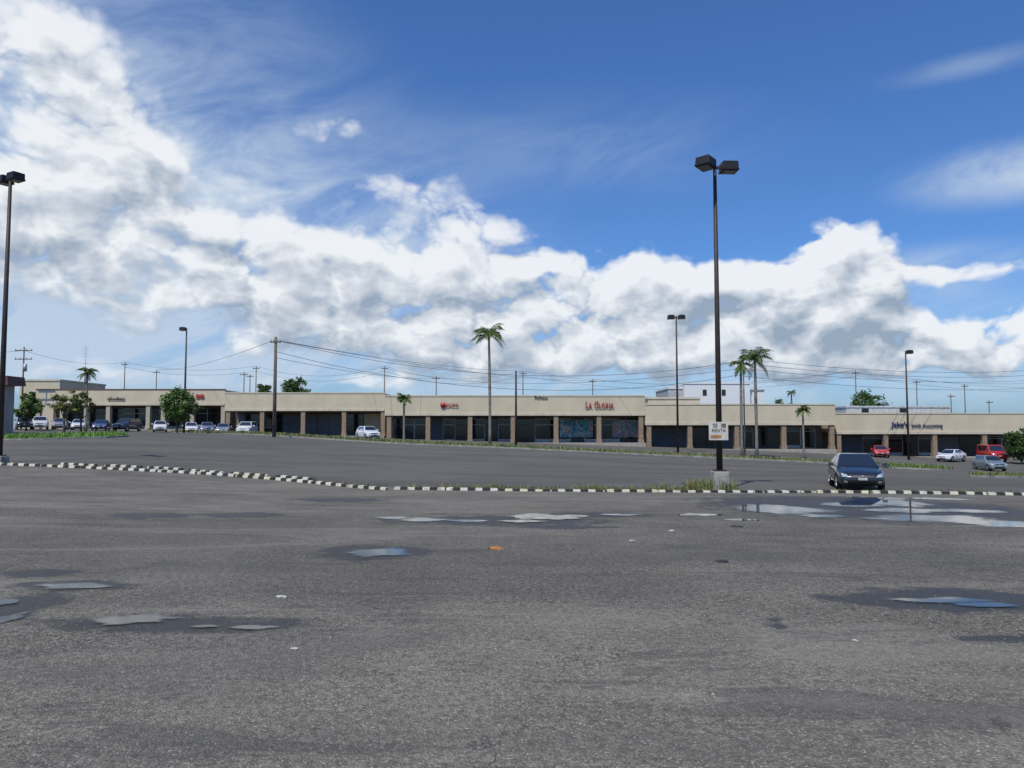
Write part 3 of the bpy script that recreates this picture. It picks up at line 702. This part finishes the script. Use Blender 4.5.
def car(yaw,kind,paint,label,p,group=None):
    root=empty('parked_car',p,math.radians(yaw),label,'car',group)
    for (n,me,sub) in car_meshes(kind,paint):
        o=bpy.data.objects.new(n,me); COL.objects.link(o); o.parent=root
        for (sn,sme) in sub:
            s_=bpy.data.objects.new(sn,sme); COL.objects.link(s_); s_.parent=o
    return root
def paint(name,c,metal=.4): return mat(name,c,.3,metal=metal,var=.03,coat=1)
pnavy=paint('charcoal_paint',(.018,.021,.026),.2); pw=paint('white_car_paint',(.72,.72,.72),0); ps=paint('silver_car_paint',(.42,.43,.45),.6)
pr=paint('red_car_paint',(.50,.012,.015),0); pbl=paint('blue_car_paint',(.04,.07,.2),.3); pg=paint('pale_green_grey_paint',(.30,.36,.36),.5); pdk=paint('black_car_paint',(.012,.012,.014),.2)
cc=hit(856,490.5); cc.y+=1.9; cc.x=at(855,480,cc.y).x; cc.z=gz(cc.x,cc.y)
car(-17,'sedan',pnavy,'dark blue grey sedan facing the camera behind the striped stops',cc)
G='cars parked in front of the shops'
def pc(px,py,Y,yaw,kind,p,label):
    car(yaw,kind,p,label,onY(px,Y) if Y else hit(px,py),G)
pc(24,0,95,35,'suv',pdk,'black suv by the kiosk, leftmost parked car')
pc(40,0,96,30,'suv',pw,'white suv parked second from the left end')
pc(60,0,99,25,'hatch',ps,'silver hatchback below the thin island trees')
pc(79,0,99,25,'sedan',pw,'white sedan between the thin island trees and the blue car')
pc(101,0,99,20,'sedan',pbl,'blue sedan left of the very dark suv')
pc(127,0,98,-5,'suv',paint('dark_blue_suv_paint',(.015,.02,.045),.3),'very dark blue suv parked in front of the far left shops')
pc(160,0,99,25,'hatch',pw,'small white hatchback left of the round green tree')
pc(191,0,97,24,'sedan',pw,'white sedan just right of the round green tree')
pc(207,0,97,22,'hatch',ps,'silver hatchback second right of the round green tree')
pc(224,0,97,12,'sedan',ps,'silver sedan third right of the round green tree')
pc(247,0,96,5,'suv',pw,'white suv left of the wooden utility pole')
pc(368,0,86,32,'hatch',pw,'lone white hatchback before the middle shops')
pc(879,0,92,-18,'sedan',pr,'red sedan left of the right lamp post')
pc(950,0,88,-55,'sedan',pw,'white sedan facing left under the blue lettering')
pc(991,0,90,-10,'van',pr,'bright red boxy van parked near the right edge')
pc(988,0,75,-6,'hatch',pg,'pale grey green hatchback nearest the right edge')
# ------------------------------------------------------------ vegetation
def leafm(name,a,b_):
    m=bpy.data.materials.new(name); m.use_nodes=True; nt=m.node_tree; b=nt.nodes['Principled BSDF']
    g_=nd(nt,'ShaderNodeNewGeometry').outputs['Random Per Island']
    tc=nd(nt,'ShaderNodeTexCoord').outputs['Object']
    c=mixc(nt,ma(nt,'MULTIPLY',ma(nt,'ADD',g_,noi(nt,tc,1.2,3)),.5),a,b_); nt.links.new(c,b.inputs['Base Color']); b.inputs['Roughness'].default_value=.55
    b.inputs['Specular IOR Level'].default_value=.3
    return m
lg=leafm('leaf_green',(.04,.08,.015),(.12,.20,.04)); lor=leafm('leaf_olive',(.07,.11,.025),(.19,.19,.05)); lpalm=leafm('palm_leaf',(.04,.08,.015),(.12,.18,.04)); ldk=leafm('leaf_dark',(.025,.055,.012),(.08,.14,.03))
trunkm=mat('tree_bark',(.16,.12,.09),.9,var=.25,scale=6); ptrunk=mat('palm_trunk_grey',(.25,.225,.185),.85,var=.22,scale=1.5,stretch=(.3,.3,3)); shaft=mat('palm_crownshaft',(.10,.19,.05),.5)
def palm(base,H,R_,label,nf=20,r=.2,seed=1,group=None):
    rnd=random.Random(seed)
    root=empty('palm_tree',base,0,label,'palm tree',group)
    lean=rnd.uniform(-.02,.02)*H
    Ht=H-R_*.72
    mb=MB(); mb.tube([(lean*(k/8)**2,0,Ht*k/8-(.2 if k==0 else 0)) for k in range(9)],[r*q for q in (1.35,1.1,1,1,1.03,1.05,1,.9,.75)],10); mb.build('trunk',ptrunk,root)
    mb=MB(); mb.tube([(lean,0,Ht-.02),(lean,0,Ht+R_*.12),(lean,0,Ht+R_*.28)],[r*.78,r*.72,r*.3],8); mb.build('crownshaft',shaft,root)
    mb=MB(); top=Vector((lean,0,Ht+R_*.2))
    for i in range(nf):
        a=i*2.39996+rnd.uniform(-.2,.2); el=math.radians(rnd.choice([80,66,54,42,28,12,-8,-28])+rnd.uniform(-8,8)); L=R_*rnd.uniform(1.0,1.25)
        n=10; p=top.copy(); pts=[]; e=el
        for k in range(n+1):
            pts.append(p.copy()); p=p+Vector((math.cos(a)*math.cos(e),math.sin(a)*math.cos(e),math.sin(e)))*L/n; e-=math.radians(11.5 if el>.2 else 6)
            e=max(e,-1.2)
        mb.tube(pts,[.03*(1-k/(n+1)) for k in range(n+1)],4)
        side=Vector((-math.sin(a),math.cos(a),0))
        for k in range(2,n*4+1):
            t=k/(n*4); idx=min(int(t*n),n-1); q=pts[idx].lerp(pts[idx+1],t*n-idx); d=(pts[idx+1]-pts[idx]).normalized()
            ll=R_*.28*math.sin(math.pi*min(1,t*.8+.2))+.06
            for sd in (-1,1):
                dirv=(side*sd*.7+d*.6+Vector((0,0,rnd.uniform(-.7,.25)))).normalized(); wv=d*.017*max(1,R_/2)
                mb.add([q-wv,q+wv,q+dirv*ll*.6+wv*.9,q+dirv*ll+Vector((0,0,-ll*.2)),q+dirv*ll*.6-wv*.9],[(0,1,2,3,4)])
    mb.build('crown',lpalm,root); return root
def palm_px(px,pbase,ptop,wpx,label,Y=None,**k):
    b_=onY(px,Y) if Y else hit(px,pbase); Yp=b_.y
    H=at(px,ptop,Yp).z-b_.z; palm(b_,H,wpx/2*Yp/F,label,**k)
palm_px(490,446,325,39,'tall single royal palm before the middle shop row',r=.14,seed=3,nf=22)
palm_px(742,458,358,26,'left palm of the tall pair right of the big lamp post',r=.13,seed=5,nf=16)
palm_px(757,458,350,39,'right palm of the tall pair, with the fuller crown',r=.145,seed=11,nf=22)
palm_px(404,443,394,18,'short young palm in front of the middle shops',r=.10,seed=8,nf=16)
palm_px(804,459,405,17,'short young palm right of the tall palm pair',r=.10,seed=9,nf=16)
palm_px(86,0,367,22,'small palm above the thin island trees at left',Y=92,r=.12,seed=13,nf=20)
palm_px(793,0,390,11,'distant little palm behind the shop roof right of the pair',Y=135,r=.14,seed=14,nf=14)
def tree(base,H,Wd,label,leaf,th=.35,n=60,per=70,seed=1,ls=.16,cat='tree'):
    rnd=random.Random(seed); root=empty('tree',base,0,label,cat)
    mb=MB(); cz=H*(th+(1-th)/2); rz=H*(1-th)/2; rx=Wd/2
    fork=Vector((rnd.uniform(-.1,.1),0,H*th*.8)); mb.tube([(0,0,-.2),(0,0,H*th*.4),fork],[H*.03,H*.024,H*.02],8)
    cl=[]
    for i in range(n):
        while True:
            v=Vector((rnd.uniform(-1,1),rnd.uniform(-1,1),rnd.uniform(-1,1)))
            if .25<v.length<1: break
        v*=1+.25*noise.noise(v*1.7+Vector((seed,0,0)))
        cl.append(Vector((v.x*rx,v.y*rx,cz+v.z*rz)))
    for c_ in cl[:10]:
        m_=fork.lerp(c_,.5)+Vector((0,0,-.1)); mb.tube([fork,m_,c_],[H*.014,H*.009,H*.004],5)
    mb.build('trunk',trunkm,root)
    mb=MB()
    for c_ in cl:
        cr_=rx*rnd.uniform(.16,.3)
        for _ in range(per):
            v=Vector((rnd.gauss(0,1),rnd.gauss(0,1),rnd.gauss(0,.7)))*cr_*.55; q=c_+v
            a=Vector((rnd.gauss(0,1),rnd.gauss(0,1),rnd.gauss(0,.6))).normalized(); b_=a.cross(Vector((rnd.gauss(0,1),rnd.gauss(0,1),rnd.gauss(0,1)))).normalized(); s_=ls*rnd.uniform(.6,1.3)
            mb.add([q-a*s_,q+b_*s_*.45,q+a*s_,q-b_*s_*.45],[(0,1,2,3)])
    mb.build('crown',leaf,root); return root
def tree_px(px,ptop,wpx,label,leaf,Y,**k):
    b_=onY(px,Y); tree(b_,at(px,ptop,Y).z-b_.z,wpx*Y/F,label,leaf,**k)
tree_px(177,386,34,'round dark green tree in front of the far left shops',lg,88,seed=2,n=75,th=.2)
tree_px(64,388,24,'thin olive leaved tree on the green island, left one',lor,84,seed=3,n=35,per=40,th=.4)
tree_px(81,391,20,'thin olive leaved tree on the green island, right one',lor,86,seed=4,n=30,per=40,th=.4)
tree_px(26,394,22,'bushy green tree beside the kiosk',lg,90,seed=5,n=40,th=.3)
tree_px(264,380,18,'left dark tree showing over the shop roof',ldk,135,seed=6,n=40,ls=.25,th=.4)
tree_px(294,379,28,'right dark tree showing over the shop roof',ldk,138,seed=7,n=50,ls=.25,th=.4)
tree_px(867,392,34,'broad green tree behind the lowest shop row',ldk,132,seed=8,n=60,ls=.25,th=.4)
tree_px(1021,430,32,'dark round bush at the right edge before the shops',ldk,86,seed=10,n=60,th=.08)
tree_px(782,400,22,'low green tree top behind the twin palm shops',ldk,130,seed=11,n=30,ls=.25,th=.4)
tree_px(34,385,16,'dark tree behind the brown roofed kiosk',ldk,114,seed=12,n=40,ls=.2,th=.3)
# ------------------------------------------------------------ utility poles and wires
def upole(px,ptop,Y,label,arms=1,r=.16,m=wood,group=None,pb=None,tr=False,aw=1.2):
    b_=onY(px,Y) if pb is None else hit(px,pb); H=at(px,ptop,b_.y).z-b_.z
    root=empty('utility_pole',b_,0,label,'utility pole',group)
    MB().tube([(0,0,-.2),(0,0,H*.5),(0,0,H)],[r,r*.85,r*.65],8).build('pole',m,root)
    for k in range(arms):
        z=H-.5-k*1.2; MB().box(-aw,aw,-.16,-.04,z-.06,z+.06).build('crossarm',m,root)
        for x in (-.92*aw,-.33*aw,.33*aw,.92*aw):
            MB().tube([(x,-.1,z+.06),(x,-.1,z+.28)],[.05,.03],6).build('insulator',grey,root)
    if tr: MB().tube([(.35,-.2,H-3.4),(.35,-.2,H-2.4)],.25,10).build('transformer',grey,root)
    return root,Vector((b_.x,b_.y,b_.z+H))
U1=upole(274,337,0,'thick wooden utility pole standing before the empty shops',arms=1,r=.2,pb=437,aw=.5)
U2=upole(21,347,105,'utility pole with crossarms rising behind the kiosk',arms=2,r=.13,tr=True)
U3=upole(516,371,0,'slender dark pole right of the single royal palm',arms=0,r=.13,m=pole_m,pb=447)
U4=upole(745,349,0,'thin grey pole between the two tall palms',arms=0,r=.09,m=mat('grey_pole',(.3,.29,.27),.8),pb=457)
far=[(123,362,150),(155,370,150),(243,372,140),(249,374,150),(255,366,150),(384,366,150),(436,376,145),(523,371,150),(593,379,150),(857,370,140),(918,380,150),(952,394,150),(966,384,155),(990,400,150)]
FP=[]
for (px,pt,Y) in far:
    FP.append(upole(px,pt,Y,'thin distant utility pole showing above the shop roofs',arms=1,r=.13,group='distant poles behind the shops',aw=.7)[1])
b_=onY(83,140); r=empty('antenna_mast',b_,0,'slim antenna mast above the far left roofs','antenna'); H=at(83,345,140).z-b_.z
MB().tube([(0,0,0),(0,0,H)],[.12,.05],6).build('mast',grey,r)
for k in range(4): MB().box(-.5,.5,-.03,.03,H-.6-k*.5,H-.54-k*.5).build('antenna_element',grey,r)
def wire(a,b_,sag,r=.02,lab='thin black overhead wire strung above the shops',gr='overhead wires'):
    pts=[]
    for i in range(25):
        t=i/24; p=a.lerp(b_,t); p.z-=sag*4*t*(1-t); pts.append(p)
    mb=MB(); mb.tube(pts,r,4); o=mb.build('power_line',wire_m); tag(o,lab,'wire',gr)
def off(v,x=0,z=0): return v+Vector((x,0,z))
T1=U1[1]
wire(off(T1,0,-.3),off(FP[7],0,0),.7); wire(off(T1,.4,-.4),off(FP[8],0,-.4),.9); wire(off(T1,0,-2),off(FP[6],0,-.5),.6)
wire(off(T1,-.4,-.4),off(FP[1],0,0),.8); wire(off(U2[1],0,-.5),off(FP[0],0,0),1.0); wire(off(U2[1],0,-.5),U2[1]+Vector((-60,10,2)),1.5)
wire(FP[0],FP[4],1.2); wire(off(FP[0],0,-1),off(FP[4],0,-1),1.2); wire(FP[4],FP[5],2); wire(off(FP[4],0,-1),off(FP[5],0,-1),2)
wire(FP[5],FP[7],2); wire(off(FP[5],0,-1),off(FP[7],0,-1),2); wire(FP[7],FP[9],2.6); wire(off(FP[7],0,-1),off(FP[9],0,-1.2),2.6); wire(FP[8],FP[9],2.0)
R1=at(1060,378,120); R2=at(1060,386,125); R3=at(1060,368,110); R4=at(1060,373,115)
T4=U4[1]
for dz,e in ((-1,R3),(-1.5,R4),(-2.0,R1),(-2.8,R2)): wire(off(T4,0,dz),e,1.0)
wire(off(T1,.4,-.4),off(T4,0,-1.2),2.4); wire(off(T1,0,-1.4),off(T4,0,-2.6),2.6)
wire(FP[9],at(1070,388,150),1); wire(off(FP[9],0,-1),at(1070,392,150),1); wire(off(FP[9],0,-.5),at(1070,381,150),1.2); wire(off(FP[5],0,-.5),off(T4,0,-2),2.2)
# ------------------------------------------------------------ litter
def litter(px,py,s_,m,label,cat='litter'):
    p=hit(px,py); bm=bmesh.new(); bmesh.ops.create_icosphere(bm,subdivisions=2,radius=s_)
    for v in bm.verts:
        k=1+.6*noise.noise(v.co*(2/s_)+Vector((px,0,0))); v.co=Vector((v.co.x*k*1.3,v.co.y*k,max(-.002,v.co.z*.35*k)))
    me=bpy.data.meshes.new('litter'); bm.to_mesh(me); bm.free(); me.materials.append(m)
    o=bpy.data.objects.new('crumpled_litter',me); COL.objects.link(o); o.location=p+Vector((0,0,.004)); tag(o,label,cat)
wp=mat('litter_paper',(.55,.54,.5),.7); op=mat('litter_orange',(.5,.2,.06),.6)
litter(496,549,.085,op,'orange crumpled wrapper beyond the left centre puddle')
litter(281,597,.04,wp,'white paper scrap in the left foreground')
litter(295,649,.022,wp,'tiny white scrap below the long left puddle')
litter(672,531,.05,wp,'white scrap near the middle of the lot')
litter(737,527,.08,mat('litter_dark',(.03,.03,.03),.6),'dark crumpled bag below the tallest lamp post')
litter(722,562,.07,mat('litter_dark',(.03,.03,.03),.6),'dark clod in the right middle foreground')
litter(632,541,.04,wp,'pale pebble like scrap right of the orange wrapper')
litter(855,641,.02,wp,'tiny white scrap at the right foreground')
mb=MB(); rnd=random.Random(5)
for i in range(8000):
    y=3.2+rnd.random()**1.4*18; x=rnd.uniform(-.75,.75)*y; s_=rnd.uniform(.003,.009); z=gz(x,y)
    if rnd.random()<.015: s_*=2
    a=rnd.uniform(0,3); vs=[(x+s_*math.cos(a+k*1.57)*rnd.uniform(.7,1.3),y+s_*math.sin(a+k*1.57)*rnd.uniform(.7,1.3),z-.002) for k in range(4)]
    top=(x,y,z+s_*.9); mb.add(vs+[top],[(0,1,4),(1,2,4),(2,3,4),(3,0,4)])
o=mb.build('gravel',mat('loose_stone',(.32,.30,.25),.85,var=.35,scale=3)); tag(o,'loose small stones scattered on the worn asphalt','gravel',kind='stuff')
# ------------------------------------------------------------ sky
SUN_EL=math.radians(58); sd=Vector((-.45,-.9,0)).normalized()*math.cos(SUN_EL)+Vector((0,0,math.sin(SUN_EL)))
w=bpy.data.worlds.new('World'); SC.world=w; w.use_nodes=True; nt=w.node_tree; nt.nodes.clear()
def azel(px,py):
    d=at(px,py,1.0)-Vector((0,0,EYE)); d.normalize(); return math.atan2(d.x,d.y),math.asin(d.z)
BL=[(5,35,90,60,.85),(80,105,80,55,.9),(25,160,130,60,.7),(135,150,40,22,.5),(330,125,40,18,.6),(60,225,160,50,.75),(220,195,110,36,.45),
    (150,268,170,50,1.0),(300,270,160,52,1.0),(430,282,160,46,.95),(580,296,130,46,.95),(690,290,80,32,.85),(790,290,80,38,1.0),(850,258,44,42,1.4),(815,275,40,30,.6),(700,330,160,38,.85),
    (400,195,75,24,.65),(480,225,90,20,.5),(110,298,60,14,.35),(30,330,70,16,.35),(240,350,42,18,.8),(140,328,44,10,.5),(330,330,80,26,.7),(440,345,110,32,.8),(580,350,160,30,.8),(760,350,170,32,.85),(900,345,150,30,.85),(1010,345,110,28,.8),
    (90,370,120,14,.45),(360,380,200,12,.5),(940,268,75,12,.55)]
gt=bpy.data.node_groups.new('cloud_field','ShaderNodeTree')
gt.interface.new_socket('P',in_out='INPUT',socket_type='NodeSocketVector'); gt.interface.new_socket('D',in_out='OUTPUT',socket_type='NodeSocketFloat')
gi=gt.nodes.new('NodeGroupInput'); go=gt.nodes.new('NodeGroupOutput'); Pn=gi.outputs[0]
wc=nd(gt,'ShaderNodeTexNoise',{'Vector':Pn,'Scale':11.0,'Detail':3.0},noise_dimensions='2D').outputs[1]
wo=vm(gt,'SUBTRACT',wc,(.5,.5,.5))
Pw=vm(gt,'ADD',Pn,vm(gt,'MULTIPLY',wo,(.09,.05,0)))
tot=None
for (px,py,rx,ry,wt) in BL:
    a,e=azel(px,py); dx=rx/F*1.45; dy=ry/F*1.45
    q=vm(gt,'MULTIPLY',vm(gt,'SUBTRACT',Pw,(a,e,0)),(1/dx,1/dy,0)); r_=vm(gt,'LENGTH',q,(0,0,0)); v=mr(gt,r_,0.1,1,wt,0)
    tot=v if tot is None else ma(gt,'ADD',tot,v)
tot=ma(gt,'MINIMUM',tot,1.15)
Ps=vm(gt,'MULTIPLY',Pn,(1,1.5,1))
n1=noi2(gt,Ps,6.0,8,.55,.1)
Pv_=vm(gt,'ADD',Ps,vm(gt,'MULTIPLY',wo,(.05,.05,0)))
vo=nd(gt,'ShaderNodeTexVoronoi',{'Vector':Pv_,'Scale':17.0,'Detail':2.6,'Roughness':.5,'Lacunarity':2.2},voronoi_dimensions='2D').outputs['Distance']
puff=ma(gt,'SUBTRACT',.36,ma(gt,'MULTIPLY',vo,vo))
nz=ma(gt,'ADD',ma(gt,'MULTIPLY',ma(gt,'SUBTRACT',n1,.5),1.5),ma(gt,'MULTIPLY',ma(gt,'SUBTRACT',puff,.16),.42))
d=ma(gt,'ADD',tot,ma(gt,'MULTIPLY',nz,ma(gt,'ADD',ma(gt,'MULTIPLY',tot,.6),.40))); d=ma(gt,'SUBTRACT',d,.27)
gt.links.new(d,go.inputs[0])
tc=nd(nt,'ShaderNodeTexCoord').outputs['Generated']; s3=nd(nt,'ShaderNodeSeparateXYZ',{0:vm(nt,'NORMALIZE',tc,(0,0,0))})
az=ma(nt,'ARCTAN2',s3.outputs[0],s3.outputs[1]); el=ma(nt,'ARCSINE',s3.outputs[2])
Pv=nd(nt,'ShaderNodeCombineXYZ',{0:az,1:el,2:0.0}).outputs[0]
def field(v):
    g_=nt.nodes.new('ShaderNodeGroup'); g_.node_tree=gt; nt.links.new(v,g_.inputs[0]); return g_.outputs[0]
D0=field(Pv); D1=field(vm(nt,'ADD',Pv,(-.013,.026,0)))
soft=mr(nt,az,-.6,.35,.66,.30)
alpha=nd(nt,'ShaderNodeMapRange',{'Value':D0,'From Min':-.10,'From Max':soft,'To Min':0.0,'To Max':1.0},interpolation_type='SMOOTHSTEP').outputs[0]
diff=ma(nt,'SUBTRACT',D0,D1)
lit=ma(nt,'ADD',ma(nt,'MULTIPLY',diff,1.25),.80)
lit=ma(nt,'SUBTRACT',lit,ma(nt,'MULTIPLY',mr(nt,D0,.35,1.15,0,1),.36))
lit=ma(nt,'ADD',lit,mr(nt,el,.03,.35,-.22,.08),None,True)
ST=.1
def sc3(c): return tuple(x/ST for x in c)
ccol=mixc(nt,lit,sc3((.31,.39,.50)),sc3((.86,.89,.93)))
sky=nd(nt,'ShaderNodeTexSky'); sky.sky_type='NISHITA'; sky.sun_disc=False; sky.sun_elevation=SUN_EL; sky.sun_rotation=math.atan2(sd.x,sd.y); sky.dust_density=1.0; sky.ozone_density=2.0; sky.altitude=0
skyc=mixc(nt,1,sky.outputs[0],(.54,.88,1.36),'MULTIPLY')
vv=vm(nt,'MULTIPLY',vm(nt,'ADD',Pv,vm(nt,'MULTIPLY',nd(nt,'ShaderNodeSeparateXYZ',{0:Pv}).outputs[0],(0,-.25,0))),(1.4,4,1))
vn=noi2(nt,vv,3.2,8,.62,.35)
def vb(px,py,rx,ry,wt):
    a,e=azel(px,py); q=vm(nt,'MULTIPLY',vm(nt,'SUBTRACT',Pv,(a,e,0)),(F/rx,F/ry,0)); return mr(nt,vm(nt,'LENGTH',q,(0,0,0)),0,1,wt,0)
vmk=None
for q in [(40,190,420,280,1.3),(330,260,300,120,.8),(1010,172,120,34,1.1),(970,65,100,14,.3),(560,150,300,70,.25),(930,270,130,30,.6),(512,370,1300,110,.95),(160,330,330,70,.7)]:
    v=vb(*q); vmk=v if vmk is None else ma(nt,'ADD',vmk,v)
veil=ma(nt,'MULTIPLY',vmk,mr(nt,vn,.3,.72,.22,1.0),None,True)
c1=mixc(nt,ma(nt,'MINIMUM',veil,.85),skyc,sc3((.54,.65,.79)))
cfin=mixc(nt,ma(nt,'MULTIPLY',alpha,.97),c1,ccol)
bg=nd(nt,'ShaderNodeBackground',{'Color':cfin,'Strength':ST}); out=nt.nodes.new('ShaderNodeOutputWorld'); nt.links.new(bg.outputs[0],out.inputs[0])
w.cycles.sampling_method='MANUAL'; w.cycles.sample_map_resolution=256
L=bpy.data.lights.new('sun','SUN'); L.energy=3.8; L.angle=math.radians(.5); L.color=(1,.95,.85)
lo=bpy.data.objects.new('sun',L); COL.objects.link(lo); lo.rotation_euler=(-sd).to_track_quat('-Z','Y').to_euler(); lo.location=(0,0,50)
cam=bpy.data.cameras.new('camera'); cam.lens=36*F/1024; cam.sensor_width=36; cam.clip_end=9000; cam.clip_start=.05
co=bpy.data.objects.new('camera',cam); COL.objects.link(co); co.location=(0,0,EYE); co.rotation_euler=(math.pi/2+P,0,0); SC.camera=co
SC.view_settings.view_transform='Standard'; SC.view_settings.look='None'; SC.view_settings.exposure=0
